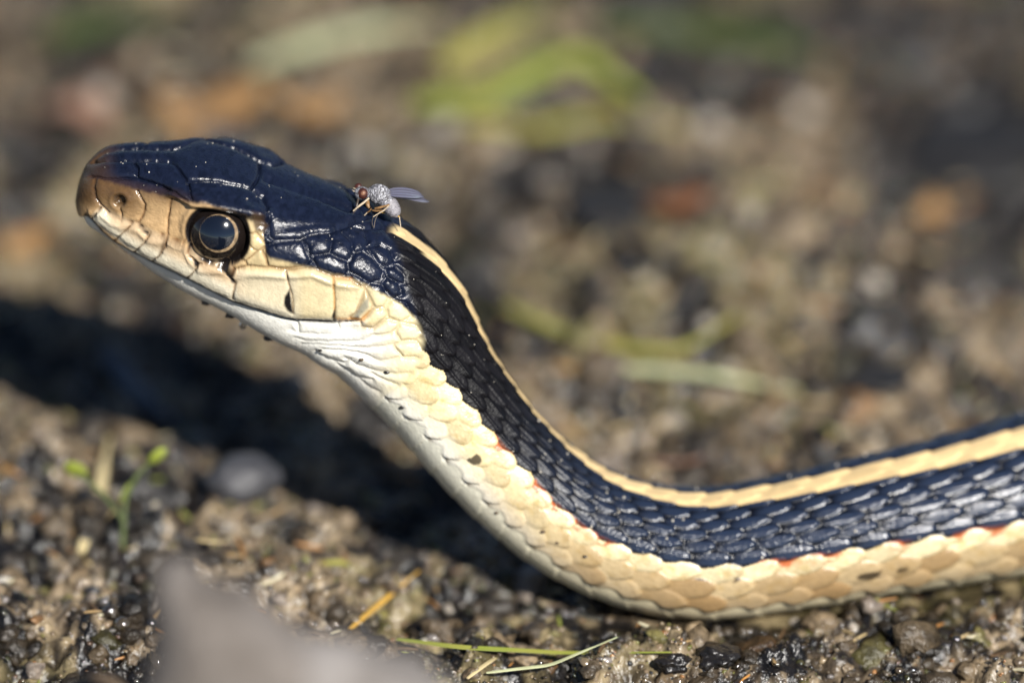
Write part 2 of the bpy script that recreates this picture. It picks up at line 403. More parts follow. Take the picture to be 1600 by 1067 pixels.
HM = (st < 640)
hx = MX[HM].ravel(); hy = MY[HM].ravel()
def dist_poly(px, py, P):
    d = np.full(px.shape, 1e9)
    for (x0, y0), (x1, y1) in zip(P[:-1], P[1:]):
        ex_, ey_ = x1 - x0, y1 - y0; L = ex_ * ex_ + ey_ * ey_ + 1e-9
        t = np.clip(((px - x0) * ex_ + (py - y0) * ey_) / L, 0, 1)
        d = np.minimum(d, np.hypot(px - x0 - t * ex_, py - y0 - t * ey_))
    return d
def in_poly(px, py, P):
    c = np.zeros(px.shape, bool); n = len(P)
    for i in range(n):
        x0, y0 = P[i]; x1, y1 = P[i - 1]
        if y0 == y1: continue
        c ^= ((y0 > py) != (y1 > py)) & (px < (x1 - x0) * (py - y0) / (y1 - y0) + x0)
    return c
def spoly(px, py, P, soft=2.0):
    """soft inside mask of a polygon"""
    P = [tuple(p) for p in P]
    d = dist_poly(px, py, np.array(P + [P[0]])); s = np.where(in_poly(px, py, P), d, -d)
    return smooth(-soft, soft, s)
sx_ = hx + 1.2 * vnoise(hx / 9, hy / 9, 71, 2); sy_ = hy + 1.2 * vnoise(hx / 9, hy / 9, 72, 2)
groove = np.zeros(hx.shape); dmin = np.full(hx.shape, 1e9)
for P, wd_, dep in SEAM:
    lo = P.min(0) - 25; hi = P.max(0) + 25
    k = (sx_ > lo[0]) & (sx_ < hi[0]) & (sy_ > lo[1]) & (sy_ < hi[1])
    if not k.any(): continue
    d = dist_poly(sx_[k], sy_[k], P)
    g = groove[k]; groove[k] = np.maximum(g, dep * np.exp(-(d / (wd_ * .42)) ** 1.4))
    dmin[k] = np.minimum(dmin[k], d)
plump = 1 - np.exp(-np.minimum(dmin, 40) / np.where((hy < 352) & (hx < 600), 4.0, 7.0))
SH = MX.shape
def full(v, fill=0.0):
    o = np.full(SH, fill, float); o[HM] = v.reshape(o[HM].shape); return o
G_groove = full(groove); G_plump = full(plump, 1.0)
# head / body pattern border
xb = np.interp(MY, [300, 345, 400, 430, 460, 500, 530, 560, 590, 620, 650], [592, 600, 622, 630, 638, 650, 660, 655, 640, 600, 560])
hmask = smooth(7, -7, MX - xb) * HM[:, None]

# ---- body scale lattice
RW = np.array([0, 9, 27, 45, 63, 81, 99, 120, 144, 172, 205.0]); RR = np.array([0, .5, 1.5, 2.5, 3.5, 4.5, 5.5, 6.5, 7.5, 8.5, 9.5])
carc = np.abs(ph)[None] / math.pi * 305.0 * np.interp(st, [0, 850, 1150], [1, 1, 1.06])[:, None]
rr = np.interp(carc, np.append(RW, 345), np.append(RR, 9.5 + 140 / 36.0))
LS = np.interp(st, [0, 600, 900, 1300, 2000], [42, 42, 46, 62, 70])
sidx = np.cumsum(np.gradient(st) / LS)[:, None] + np.zeros((1, NP)) + 0.20 * np.minimum(rr, 9.5)
wob = 0.07 * vnoise(st[:, None] / 30 + 0 * rr, rr * 1.3 + np.sign(ph)[None] * 50, 81, 2)
sidx = sidx + wob
E = np.full(SH, -1.0); ID = np.zeros(SH, np.int64); QQ = np.zeros(SH); TT = np.zeros(SH); KK = np.zeros(SH, np.int64)
for dk_ in (-1, 0, 1):
    k = np.clip(np.round(rr).astype(np.int64) + dk_, 0, 9)
    off = 0.5 * (k % 2)
    i0 = np.floor(sidx - off).astype(np.int64)
    for di in (-1, 0):
        i = i0 + di
        hsh = ((i * 7349 + k * 9151) & 0xffff) * 2654435761 % 1000 / 1000.0
        t = (sidx - off - i + 0.0) / (1.42 + 0.14 * (hsh - .5))
        ok = (t >= 0) & (t <= 1)
        hwid = 0.70 * np.clip(1 - np.abs((t - 0.42) / np.where(t > .42, .58, .46)) ** 2.4, 0, 1) ** 0.55 + 1e-6
        q = (rr - k) / hwid
        ok &= np.abs(q) < 1
        e = 0.10 + 0.90 * np.clip(t, 0, 1) ** 0.8 - 0.24 * np.abs(q) ** 4 - 0.25 * smooth(.9, 1.0, t) + 0.1 * (hsh - .5)
        up_ = ok & (e > E)
        E = np.where(up_, e, E); ID = np.where(up_, i * 16 + k, ID); QQ = np.where(up_, q * hwid, QQ); TT = np.where(up_, t, TT); KK = np.where(up_, k, KK)
nos = E < -0.5
E = np.where(nos, -0.15, E)
hs = ((ID * 2654435761) & 0xffffff) / float(0xffffff); hs2 = ((ID * 1597334677 + 12345) & 0xffffff) / float(0xffffff)
vent = smooth(9.30, 9.62, rr + .22 * np.sin(sidx * 2 * math.pi))
vt = (sidx - 0.18 * rr) % 1.0
VE = 0.35 + 0.5 * vt - 0.75 * smooth(.93, 1.0, vt)
# pattern: pale back stripe, dark flank, cream side
stripe = np.where(((KK == 0) | ((KK == 1) & (QQ < np.where(st < 900, -.30, .0)[:, None]))) & ~nos, 1.0, smooth(.55, .4, rr)) * smooth(500, 520, st[:, None] + 40 * (rr < .4))
creamk = ((KK >= 7) & ~nos) | (rr > 7.4)
cream = np.where(creamk, 1.0, 0.0)
cream = np.maximum(cream, vent)
darkn = 1 - np.maximum(cream, stripe)
keel = np.exp(-(QQ / 0.10) ** 2) * (KK >= 1) * (KK <= 7) * smooth(.05, .3, TT) * (1 - vent)
hgt = np.interp(rr, [0, 6, 8, 9.5], [4.0, 5.0, 5.6, 5.6]) * np.interp(st, [0, 900, 1300], [1, 1.1, 1.9])[:, None]
lat = (E * hgt + keel * np.interp(st, [0, 800, 1050], [1.9, 1.9, .7])[:, None] * darkn) * (1 - vent) + VE * 3.4 * vent
# head relief
lipd = full(dist_poly(hx, hy, np.array(LIP)), 99)
lipx = np.array([p[0] for p in LIP]); lipy = np.array([p[1] for p in LIP])
below = smooth(-1.5, 3.0, MY - np.interp(MX, lipx, lipy)) * smooth(575, 540, MX) * HM[:, None] * (hbb > -1e9)
tempz = full(spoly(hx, hy, [(405, 400), (405, 372), (470, 360), (560, 340), (640, 340), (660, 620), (480, 560), (560, 505), (560, 440), (420, 420)], 6))
cheek = np.where(tempz > .5, 1.0, 0.0)
capz = smooth(6, -6, MY - np.interp(MX, [110, 149, 221, 303, 395, 415, 600], [262, 268, 286, 314, 346, 352, 352])) * HM[:, None]
hrel = G_plump * (2.6 + 1.8 * tempz + 2.6 * capz * (1 - tempz)) - G_groove * (2.6 + 0.6 * tempz + 2.2 * capz)
supral = full(spoly(hx, hy, [(150, 330), (215, 350), (262, 368), (300, 385), (350, 405), (366, 420), (560, 432), (560, 500), (450, 492), (330, 455), (230, 400), (150, 345)], 5))
hrel += 3.0 * supral * np.exp(-((lipd - 16) / 14.0) ** 2) * (1 - below)
topl = np.array(z8([(255, 660), (340, 735), (430, 778), (560, 805), (640, 885), (720, 905), (808, 905)]) + z9([(90, 480), (130, 565), (215, 650), (360, 665), (430, 672), (520, 705), (620, 690), (790, 695), (940, 712)]) + z2([(420, 612), (520, 655), (600, 667)]))
topd = full(dist_poly(hx, hy, topl), 99); tbel = MY - np.interp(MX, topl[:, 0], topl[:, 1])
hrel += np.interp(MX, [150, 300, 350], [3.0, 3.2, 5.0]) * np.exp(-((tbel - 8) / 5.5) ** 2) * (topd < 20) * (1 - below) * (1 - G_groove)
hrel -= 7.0 * below * np.exp(-(lipd / 26.0) ** 2)
brow = np.array(z1([(540, 350), (620, 392), (700, 408), (790, 426), (880, 448), (950, 458)]))
bd = full(dist_poly(hx, hy, brow), 99)
bu = MY - np.interp(MX, brow[:, 0], brow[:, 1])
hrel += np.where(hbb > 0, 13.0, 6.0) * np.exp(-(bd / 13.0) ** 2) * np.where(bu < 2, 1, np.exp(-((bu - 2) / 3.0) ** 2))
hrel -= 5.0 * full(spoly(hx, hy, [(215, 318), (290, 330), (290, 375), (240, 355), (205, 340)], 16))
EA, EH = 234.0, 49.0
edx = (ha - EA); edy = (hhh - EH)
ed = np.hypot(edx / 1.0, edy / 0.98); sidem = smooth(40, 60, np.abs(hbb))
browy = np.interp(MX, brow[:, 0], brow[:, 1]); ub = smooth(0, 5, MY - browy)
hrel -= 20.0 * smooth(52, 42, ed) * sidem * ub
hrel = np.where((ed < 50) & (sidem > .5) & (MY > browy + 4), np.minimum(hrel, -3), hrel)
hrel += 2.5 * np.exp(-((ed - 57) / 5.0) ** 2) * sidem
nost = np.hypot(MX - 187.5, (MY - 313) * 1.05) + full(np.zeros(hx.shape), 99)
hrel += -9.0 * smooth(11, 4, nost) + 2.0 * np.exp(-((nost - 14) / 4.0) ** 2)
disp = hrel * hmask + lat * (1 - hmask)
disp = disp * smooth(0, 6, st)[:, None]
disp += 0.25 * vnoise(st[:, None] / 2.5 + 0 * rr, carc / 2.5 + np.sign(ph)[None] * 300, 95, 2)
surf = base + nrm * disp[..., None]

# ---- colour of the skin
def L3(r, g, b): return np.array([r, g, b])
cr_neck = L3(.70, .58, .33); cr_body = L3(.70, .58, .35); yel = L3(.66, .48, .24); blk = L3(.0045, .004, .005); vent_c = L3(.74, .72, .60)
white = L3(.80, .78, .70); tanc = L3(.56, .44, .24); tanl = L3(.52, .34, .17); brn = L3(.075, .040, .016); blu = L3(.006, .009, .022)
def mixc(c, new, t): return c * (1 - t[..., None]) + new * t[..., None]
mott = vnoise(MX / 6, MY / 6, 101, 3)
bodyt = smooth(700, 1150, st)[:, None] + 0 * rr
lc = mixc(np.broadcast_to(cr_neck, SH + (3,)).copy(), cr_body, bodyt)
lc *= (0.76 + 0.36 * hs + .14 * vnoise(st[:, None] / 4 + 0 * rr, carc / 4, 131, 3))[..., None]
lc = mixc(lc, lc * L3(.80, .72, .52), smooth(.0, .6, vnoise(st[:, None] / 14 + 0 * rr, carc / 12, 133, 3)) * .8)
lc = mixc(lc, L3(.40, .29, .14), 0.6 * smooth(.55, .95, TT) * smooth(-.3, .5, vnoise(carc / 8, sidx * 6, 103, 3)) * (KK >= 7))
lc = mixc(lc, white, smooth(8.0, 9.6, rr) * (1 - .8 * bodyt))
lc = mixc(lc, L3(.30, .19, .085), np.where(KK >= 8, 1, 0) * bodyt * (0.55 + .45 * hs2))
lc = mixc(lc, vent_c * (1 - bodyt[..., None]) + L3(.74, .64, .42) * bodyt[..., None], vent)
lc = mixc(lc, L3(.22, .15, .07), smooth(.50, .20, E) * (1 - vent) * (KK >= 7) * .75)
dk = blk * (0.7 + 0.9 * hs)[..., None]
dk = mixc(dk, L3(.003, .0035, .006), bodyt * .9)
dk = mixc(dk, L3(.018, .028, .055), smooth(.30, .75, E) * smooth(.62, .35, np.abs(QQ)) * bodyt * .85)  # sky reflection painted into the colour as blue scale centres
dk = mixc(dk, L3(.002, .002, .003), smooth(.62, .32, E) * .95)
spec_gap = smooth(.62, .32, E)
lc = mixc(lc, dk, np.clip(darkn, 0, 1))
lc = mixc(lc, yel * (0.85 + .3 * hs[..., None]), stripe)
orange = (smooth(6.25, 6.45, rr) * smooth(7.15, 6.9, rr)) * smooth(.50, .64, vnoise(sidx / 1.1 + 3, 0 * rr, 107, 1) * .5 + .5 + .15 * np.sin(sidx * math.pi)) * smooth(690, 720, st)[:, None]
lc = mixc(lc, L3(.42, .10, .025), .95 * orange * np.where(E < .6, 1, .25) * smooth(-.5, .1, vnoise(carc / 4, sidx * 9, 117, 2)))
spots = smooth(.72, .80, vnoise(sidx * 1.15 + 40, rr * 1.1, 111, 1)) * (KK >= 8) * (TT > .6)
lc = mixc(lc, L3(.03, .02, .012), spots * .9)
# head colours by traced areas
yb = np.interp(MX, [110, 149, 182, 221, 270, 303, 330, 395, 410, 416, 424, 488, 547, 573, 606, 625, 640, 655, 680],
               [274, 279, 288, 299, 309, 317, 322, 346, 352, 396, 404, 419, 435, 446, 464, 474, 488, 504, 530])
capm = smooth(4, -4, MY - yb + 2.0 * mott)
hc = np.broadcast_to(tanl, SH + (3,)).copy()
hc = mixc(hc, tanc, smooth(360, 400, MX))
# brown snout fading into the pale lip
sn = np.maximum(smooth(62, 16, MY - yb) * smooth(245, 200, MX), smooth(24, 2, MY - yb) * smooth(310, 270, MX) * .8)
hc = mixc(hc, brn * 1.3, sn * .97)
hc = mixc(hc, brn * 1.2, smooth(170, 140, MX) * smooth(345, 300, MY))
lower = smooth(26, 6, lipd) * (1 - below)
pale = full(spoly(hx, hy, [(142, 340), (158, 322), (215, 350), (262, 372), (300, 390), (370, 420), (450, 425), (560, 440), (600, 470), (560, 520), (450, 500), (330, 460), (230, 410)], 4))
hc = mixc(hc, L3(.72, .65, .49), pale * np.where(MX < 372, .45 + .55 * smooth(34, 16, lipd), .55 + .45 * lower))
hc = mixc(hc, L3(.40, .23, .10), pale * smooth(16, 34, lipd) * smooth(375, 350, MX) * .35)
hc = mixc(hc, L3(.60, .50, .30), smooth(455, 480, MX) * smooth(505, 490, MY))
hc = mixc(hc, L3(.70, .60, .36), smooth(570, 610, MX))
hc *= (1 + 0.10 * mott)[..., None]
hc = mixc(hc, white, below)
hc = mixc(hc, white, smooth(505, 530, MY + (MX - 560) * .1) * smooth(640, 560, MX))
seamc = full(np.clip(groove, 0, 1))
hc = mixc(hc, hc * L3(.28, .18, .11), seamc * .9 * (1 - below) * smooth(640, 520, MX))
hc = mixc(hc, L3(.035, .026, .022), smooth(6.0, 2.4, lipd) * smooth(550, 510, MX) * .95)
hc = mixc(hc, L3(.30, .22, .12), seamc * .45 * smooth(520, 600, MX))
cap_c = np.broadcast_to(blu, SH + (3,)).copy() * (1 + .5 * mott)[..., None]
cap_c = mixc(cap_c, brn, smooth(190, 135, MX) * .85)
cap_c = mixc(cap_c, L3(.035, .02, .02), smooth(18, 2, yb - MY) * smooth(330, 260, MX) * .8)
hc = mixc(hc, cap_c, capm)
def bar(P, col, soft=2.0, amt=1.0):
    global hc
    hc = mixc(hc, np.array(col), full(spoly(hx, hy, P, soft)) * amt)
BK = (.010, .008, .008)
bar(z9([(170, 600), (225, 640), (215, 690), (190, 660)]), BK); bar(z9([(340, 640), (400, 660), (470, 690), (515, 740), (522, 820), (490, 800), (460, 730), (390, 690)]), BK)
bar(z9([(935, 920), (975, 860), (990, 950), (1010, 1067), (960, 1030), (930, 980)]), BK)
bar(z2([(515, 830), (530, 790), (532, 860), (520, 860)]), BK); bar(z2([(600, 840), (640, 830), (655, 855), (610, 855)]), BK)
bar(z2([(620, 830), (670, 760), (690, 740), (690, 790), (640, 840)]), (.12, .13, .12), 3, .7); bar(z2([(535, 835), (650, 845), (700, 800), (670, 860), (540, 865)]), (.55, .24, .05), 4, .7)
bar(z2([(518, 650), (526, 650), (530, 800), (523, 800)]), (.45, .22, .05), 3, .8); bar(z2([(530, 652), (610, 655), (600, 668), (535, 665)]), (.5, .2, .05), 3, .7)
bar(z8([(560, 790), (650, 860), (650, 900), (600, 850)]), BK, 2); bar(z8([(790, 905), (808, 910), (790, 990), (740, 1060), (760, 990)]), (.05, .025, .012), 3, .8)
bar(z9([(640, 250), (720, 270), (800, 330), (760, 400), (690, 380)]), (.06, .035, .018), 4, .9)
bar(z8([(370, 560), (420, 540), (480, 590), (460, 640), (400, 650), (360, 610)]), (.04, .022, .01), 3, .85)
ring = smooth(55, 51, ed) * sidem * smooth(0, 4, MY - browy)
hc = mixc(hc, np.array(BK), ring * hmask)
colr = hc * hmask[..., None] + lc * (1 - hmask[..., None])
isd = np.clip(capm, 0, 1) * hmask + np.clip(darkn, 0, 1) * (1 - hmask)
rgh = 0.25 + 0.03 * isd * hmask + 0.10 * (1 - hmask) + (0.08 * (1 - bodyt) - .12 * bodyt) * isd * (1 - hmask) + .05 * mott
rgh = np.clip(rgh - .07 * hmask * (1 - isd), .16, .6)
spc = np.where(isd > .5, (0.16 + .30 * bodyt) * (1 - .8 * spec_gap), .5) * (1 - hmask) + (.5 - .12 * isd) * hmask

W3 = aff(surf.reshape(-1, 3))
tip = aff((cen[0] + 0.6 * fv)[None])
i0 = np.arange(NR - 1)[:, None] * NP; j = np.arange(NP)[None]; j1 = (j + 1) % NP
quads = np.stack([i0 + j, i0 + NP + j, i0 + NP + j1, i0 + j1], -1).reshape(-1, 4)
sroot = bpy.data.objects.new('garter_snake', None); COL.objects.link(sroot)
srl = pw(1090, 962, 206); sroot.location = srl
tag(sroot, 'striped black and cream garter snake raising its head, a fly on its nape', 'snake')
# close the snout with a small fan of quads collapsed to the tip
nv = len(W3); W3 = np.vstack([W3, tip])
fan = np.stack([np.full(NP, nv), np.arange(NP), (np.arange(NP) + 1) % NP, (np.arange(NP) + 1) % NP], 1)
me = bpy.data.meshes.new('body')
allf = [tuple(q) for q in quads[:, ::1].tolist()] if False else None
me = mesh_np('body', W3 - srl, quads)
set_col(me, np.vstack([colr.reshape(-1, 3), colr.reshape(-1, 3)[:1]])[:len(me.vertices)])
set_float(me, np.append(rgh.ravel(), .3), 'Rgh')
set_float(me, np.append(spc.ravel(), .3), 'Spc')
m_skin = mat_plain('snake_skin', None, 0.3, 0.12, 22.0, 0.007, 50.0, 0.5, vcol=True, rattr=True, sss=0.0)
body = link('body', me, m_skin, sroot)

# ---- eyes
def vec_w(v): return v[0] * VR - v[1] * VU + v[2] * VW         # view-space direction -> world
m_eye = mat_plain('eye_dark', (.010, .007, .006), 0.08, .3, 20, coat=0.6)
m_iris = mat_plain('iris_gold', (.33, .23, .13), 0.12, .6, 45, coat=0.8)
m_pupil = mat_plain('pupil_black', (.004, .006, .012), 0.05, .1, 20, coat=1.0)
def cap_mesh(name, R, a0, a1, axis, cen_, n=64, m=14):
    ax_ = axis / np.linalg.norm(axis); t = np.cross(ax_, [0.3, .9, .2]); t /= np.linalg.norm(t); b = np.cross(ax_, t)
    V = []; F = []
    for i in range(m + 1):
        a = a0 + (a1 - a0) * i / m
        for q in range(n):
            p = 2 * math.pi * q / n
            V.append(cen_ + R * (math.cos(a) * ax_ + math.sin(a) * (math.cos(p) * t + math.sin(p) * b)))
    for i in range(m):
        for q in range(n):
            F.append((i * n + q, i * n + n + q, i * n + n + (q + 1) % n, i * n + (q + 1) % n))
    return mesh_np(name, np.array(V), F)
for sgn in (1, -1):
    k = np.argmin(np.hypot(ha - EA, hhh - EH) + np.where(hbb * sgn > 0, 0, 1e6)); idx = np.unravel_index(k, SH)
    RE = 54.0
    axv = es * 1.0 + eu * 0.45 + fv * 0.04; axv /= np.linalg.norm(axv)
    bc = abs(hbb[idx]) - 40.0
    tgt = np.array([339.5, 365.0]) - RE * axv[:2] - HP0[:2] - bc * es[:2]
    sol = np.linalg.solve(np.array([[-fv[0], eu[0]], [-fv[1], eu[1]]]), tgt)
    ec = HP0 - sol[0] * fv + sol[1] * eu + sgn * bc * es
    axv = es * sgn + eu * 0.45 + fv * 0.04
    ecw = aff(ec[None])[0] - srl; axw = vec_w(axv / np.linalg.norm(axv)); axw = np.array(axw)
    eo = link('eye', cap_mesh('eye', RE * K, 0.02, 2.3, axw, ecw, 72, 40), m_eye, sroot)
    eo['label'] = 'round dark glossy eye with a thin gold ring'
    axi = axw + .045 * VR - .03 * VU; axi = axi / np.linalg.norm(axi)
    link('iris', cap_mesh('iris', (RE + .25) * K, 0.40, 0.592, axi, ecw, 72, 10), m_iris, eo)
    link('pupil', cap_mesh('pupil', (RE + .30) * K, 0.001, 0.535, axw, ecw, 72, 12), m_pupil, eo)
# ------------------------------------------------------------------ stones
def stone(name, pts, mat, label, cat='stone', group=None, seed=0, amp=3.0, sub=2, world=None):
    """convex hull of world points, subdivided, rounded and roughened; origin at its base"""
    P = np.array(pts); o0 = P.mean(0).copy(); o0[2] = P[:, 2].min()
    bm = bmesh.new()
    for p in P: bm.verts.new(p - o0)
    r = bmesh.ops.convex_hull(bm, input=bm.verts)
    bmesh.ops.delete(bm, geom=[g for g in r['geom_unused'] if isinstance(g, bmesh.types.BMVert)], context='VERTS')
    bmesh.ops.triangulate(bm, faces=bm.faces)
    bmesh.ops.subdivide_edges(bm, edges=bm.edges, cuts=3, use_grid_fill=True)
    for _ in range(3): bmesh.ops.smooth_vert(bm, verts=bm.verts, factor=.5, use_axis_x=True, use_axis_y=True, use_axis_z=True)
    bmesh.ops.triangulate(bm, faces=bm.faces)
    bmesh.ops.subdivide_edges(bm, edges=bm.edges, cuts=sub, use_grid_fill=True)
    size = max((P.max(0) - P.min(0)))
    for v in bm.verts:
        q = v.co / size * 5 + Vector((seed * 3.1, seed, 0))
        n = mnoise.fractal(q, .9, 2.1, 5)
        v.co += v.normal * n * amp * K
    me = bpy.data.meshes.new(name); bm.to_mesh(me); bm.free()
    o = link(name, me, mat); o.location = o0
    return tag(o, label, cat, group)

def blob(name, c, rx, ry, rz, mat, label, cat, group=None, seed=0, amp=.18, ang=0., sub=4):
    bm = bmesh.new(); bmesh.ops.create_icosphere(bm, subdivisions=sub, radius=1.0)
    rot = Matrix.Rotation(ang, 3, 'Z')
    for v in bm.verts:
        n = mnoise.fractal(v.co * 1.3 + Vector((seed * 5.7, seed * 1.3, 2)), 1.0, 2.0, 4)
        f = mnoise.fractal(v.co * 5 + Vector((seed, 3, seed)), 1.0, 2.0, 3)
        p = v.co * (1 + amp * n * 1.4 + amp * .35 * f)
        v.co = rot @ Vector((p.x * rx, p.y * ry, (p.z + .75) * rz)) * K
    me = bpy.data.meshes.new(name); bm.to_mesh(me); bm.free()
    o = link(name, me, mat); o.location = c
    return tag(o, label, cat, group)

m_rock = mat_plain('grey_rock', (.22, .195, .175), .75, .4, 1.6, .08, 5.0, .3, col2=(.095, .08, .068))
m_rock2 = mat_plain('pale_rock', (.25, .23, .215), .7, .4, 1.3, .08, 5.0, .3, col2=(.11, .095, .082))
m_rockb = mat_plain('brown_rock', (.10, .070, .045), .6, .4, 1.4, .04, 6.0, .3)
m_pale = mat_plain('pale_pebble', (.34, .30, .25), .2, .35, 5.0, .01, 20, .6)
m_grey = mat_plain('grey_pebble', (.05, .05, .056), .6, .4, 5.0, .01, 20, .5)
m_dstone = mat_plain('dark_stone', (.020, .019, .019), .5, .5, 3.0, .03, 12, .4)
m_black = mat_plain('black_soil', (.012, .010, .009), .30, .5, 10.0, .02, 30, .6)
m_rust = mat_plain('rust_leaf', (.26, .10, .035), .45, .45, 4.0, .01, 20, .4)
m_orange = mat_plain('orange_leaf', (.34, .19, .075), .45, .45, 4.0, .01, 20, .4)
m_pink = mat_plain('pink_pebble', (.32, .18, .12), .4, .4, 4.0, .01, 20, .4)

top = [(242, 872, -640), (262, 866, -560), (300, 876, -640), (345, 886, -580), (405, 925, -600), (480, 975, -600), (560, 1040, -600), (236, 905, -760), (300, 940, -800), (440, 1040, -820), (600, 1120, -640)]
bot = [(222, 1480, -560), (222, 1480, -820), (620, 1480, -560), (620, 1480, -820), (240, 1000, -540), (500, 1080, -540)]
pts = [pw(a_, b_, c_ - 380) for a_, b_, c_ in top + bot]
for p in pts[len(top):len(top) + 4]: p[2] = -0.25
stone('foreground_rock', pts, m_rock, 'tall blurred grey-brown rock standing in front of the snake', 'rock', seed=1, amp=20)
top = [(440, 1005, -640), (490, 975, -650), (540, 985, -600), (600, 1000, -620), (665, 1024, -600), (725, 1052, -610), (770, 1110, -620), (430, 1040, -780), (600, 1070, -800), (720, 1110, -780)]
bot = [(400, 1480, -560), (400, 1480, -800), (800, 1480, -560), (800, 1480, -800)]
pts = [pw(a_, b_, c_ - 380) for a_, b_, c_ in top + bot]
for p in pts[len(top):]: p[2] = -0.25
stone('foreground_rock', pts, m_rock2, 'lower paler blurred rock leaning against the tall grey-brown one', 'rock', seed=4, amp=16)
pts = [pw(*p) for p in [(90, 1062, -330), (150, 1040, -340), (205, 1050, -330), (215, 1090, -350), (80, 1110, -420), (200, 1120, -440), (70, 1260, -330), (210, 1260, -330), (70, 1260, -440), (210, 1260, -440)]]
for p in pts[6:]: p[2] = -0.25
stone('stone', pts, m_rockb, 'small dark brown stone beside the left face of the big grey rock', 'stone', seed=2, amp=6)
g = GPt(372, 775)
blob('pebble', g, 60, 48, 34, m_grey, 'smooth grey pebble at the edge of the snake\'s shadow', 'pebble', seed=3, amp=.12, ang=.4)
for i, (x, y, rx, lab) in enumerate([(1580, 250, 150, 'broad dark wet stone in the background above the snake\'s body'), (1225, 30, 120, 'dark wet stone behind the green grass blades'), (955, 330, 75, 'small dark stone next to a rust-coloured leaf'), (1375, 600, 60, 'dark pebble lying between the body and the background grit')]):
    blob('dark_stone', GPt(x, y), rx, rx * .8, rx * .22, m_dstone, lab, 'stone', seed=10 + i, ang=i)
for i, (x, y, r, lab) in enumerate([
        (785, 235, 22, 'just below the yellowish blade'), (1185, 340, 20, 'to one side of the rust-red leaf fragment'), (560, 210, 24, 'past the small orange leaf scrap'), (130, 140, 24, 'between the deep green blade and the pinkish leaf scrap'),
        (1110, 510, 16, 'above the bend of the yellow-green blade'), (1150, 590, 14, 'between the bent blade and the faint pale one'), (930, 700, 12, 'close to the reddish leaf scrap behind the dip of the body'), (1380, 440, 22, 'beyond the dark pebble by the body'),
        (460, 610, 22, 'under the snake\'s raised throat, past the shadow'), (1330, 480, 14, 'next to the dark pebble by the body, smaller than its neighbour'), (1120, 190, 24, 'at the tip of the yellowish blade'), (860, 640, 10, 'right behind the black back of the neck'),
        (1470, 330, 22, 'beside the tan leaf scrap'), (690, 250, 26, 'behind the fly\'s wing'), (1270, 150, 30, 'below the tip of the deep green blade by the dark stones')]):
    blob('pale_pebble', GPt(x, y), r, r * .8, r * .6, m_pale, 'small pale blurred pebble ' + lab, 'pebble', 'pale pebbles scattered behind the snake', seed=20 + i, amp=.15, ang=i * 1.3, sub=3)
for i, (x, y) in enumerate([(1108, 973), (1245, 978), (1335, 985), (820, 1030), (330, 980), (700, 965)]):
    blob('white_pebble', GPt(x, y), 9 + i % 3, 8, 6, m_pale, 'tiny white pebble in the wet grit below the snake', 'pebble', 'tiny white pebbles in the foreground grit', seed=50 + i, amp=.15, ang=i, sub=3)
for i, (x, y, r, lab) in enumerate([(1052, 1062, 26, 'low black soil crumb with a jagged top beside a bigger one'), (1122, 1066, 34, 'bigger rough black soil crumb beside a low jagged one')]):
    c = GPt(x, y - 4, -4); blob('soil_crumb', c, r, r * .8, r * .52, m_black, lab, 'soil crumb', seed=60 + i, amp=.30)

# leaf fragments: thin curled plates
def leaf(x, y, rx, ry, ang, mat, label, seed, lift=3):
    c = GPt(x, y, lift); bm = bmesh.new(); n = 22; r = random.Random(seed)
    prof = [1 + .22 * math.sin(3 * t + seed) + .12 * r.uniform(-1, 1) for t in np.linspace(0, 6.283, n, endpoint=False)]
    rings = []
    for s_ in (0.02, .35, .7, 1.0):
        ring_ = []
        for q in range(n):
            t = 2 * math.pi * q / n; px_ = rx * s_ * prof[q] * math.cos(t); py_ = ry * s_ * prof[q] * math.sin(t)
            z = 10 * (px_ / rx) ** 2 + 14 * math.sin(py_ / ry * 2 + seed) * s_ + 14
            ring_.append(bm.verts.new(Vector((px_ * math.cos(ang) - py_ * math.sin(ang), px_ * math.sin(ang) + py_ * math.cos(ang), z)) * K))
        rings.append(ring_)
    for a_, b_ in zip(rings[:-1], rings[1:]):
        for q in range(n): bm.faces.new((a_[q], a_[(q + 1) % n], b_[(q + 1) % n], b_[q]))
    bm.faces.new(rings[0])
    me = bpy.data.meshes.new('leaf_fragment'); bm.to_mesh(me); bm.free()
    o = link('leaf_fragment', me, mat); o.location = c
    md = o.modifiers.new('thick', 'SOLIDIFY'); md.thickness = 2.5 * K
    return tag(o, label, 'leaf')
leaf(300, 165, 90, 85, .3, m_orange, 'large orange-brown leaf fragment in the blurred ground above the snake\'s head', 1)
leaf(95, 180, 55, 60, 1.0, m_pink, 'pinkish-brown leaf scrap near a green grass blade in the background', 2)
leaf(1060, 335, 42, 52, .7, m_rust, 'rust-red leaf fragment next to a small dark stone', 3)
leaf(1065, 738, 40, 22, .1, m_pink, 'small reddish leaf scrap right behind the dip of the snake\'s body', 4)
leaf(475, 180, 45, 50, 1.9, m_orange, 'small orange leaf scrap beside the large orange-brown one', 5)
leaf(18, 372, 40, 45, .2, m_orange, 'orange leaf scrap level with the snake\'s snout', 6)
leaf(1480, 350, 34, 30, 1.2, m_orange, 'tan leaf scrap by the broad dark stone', 7)

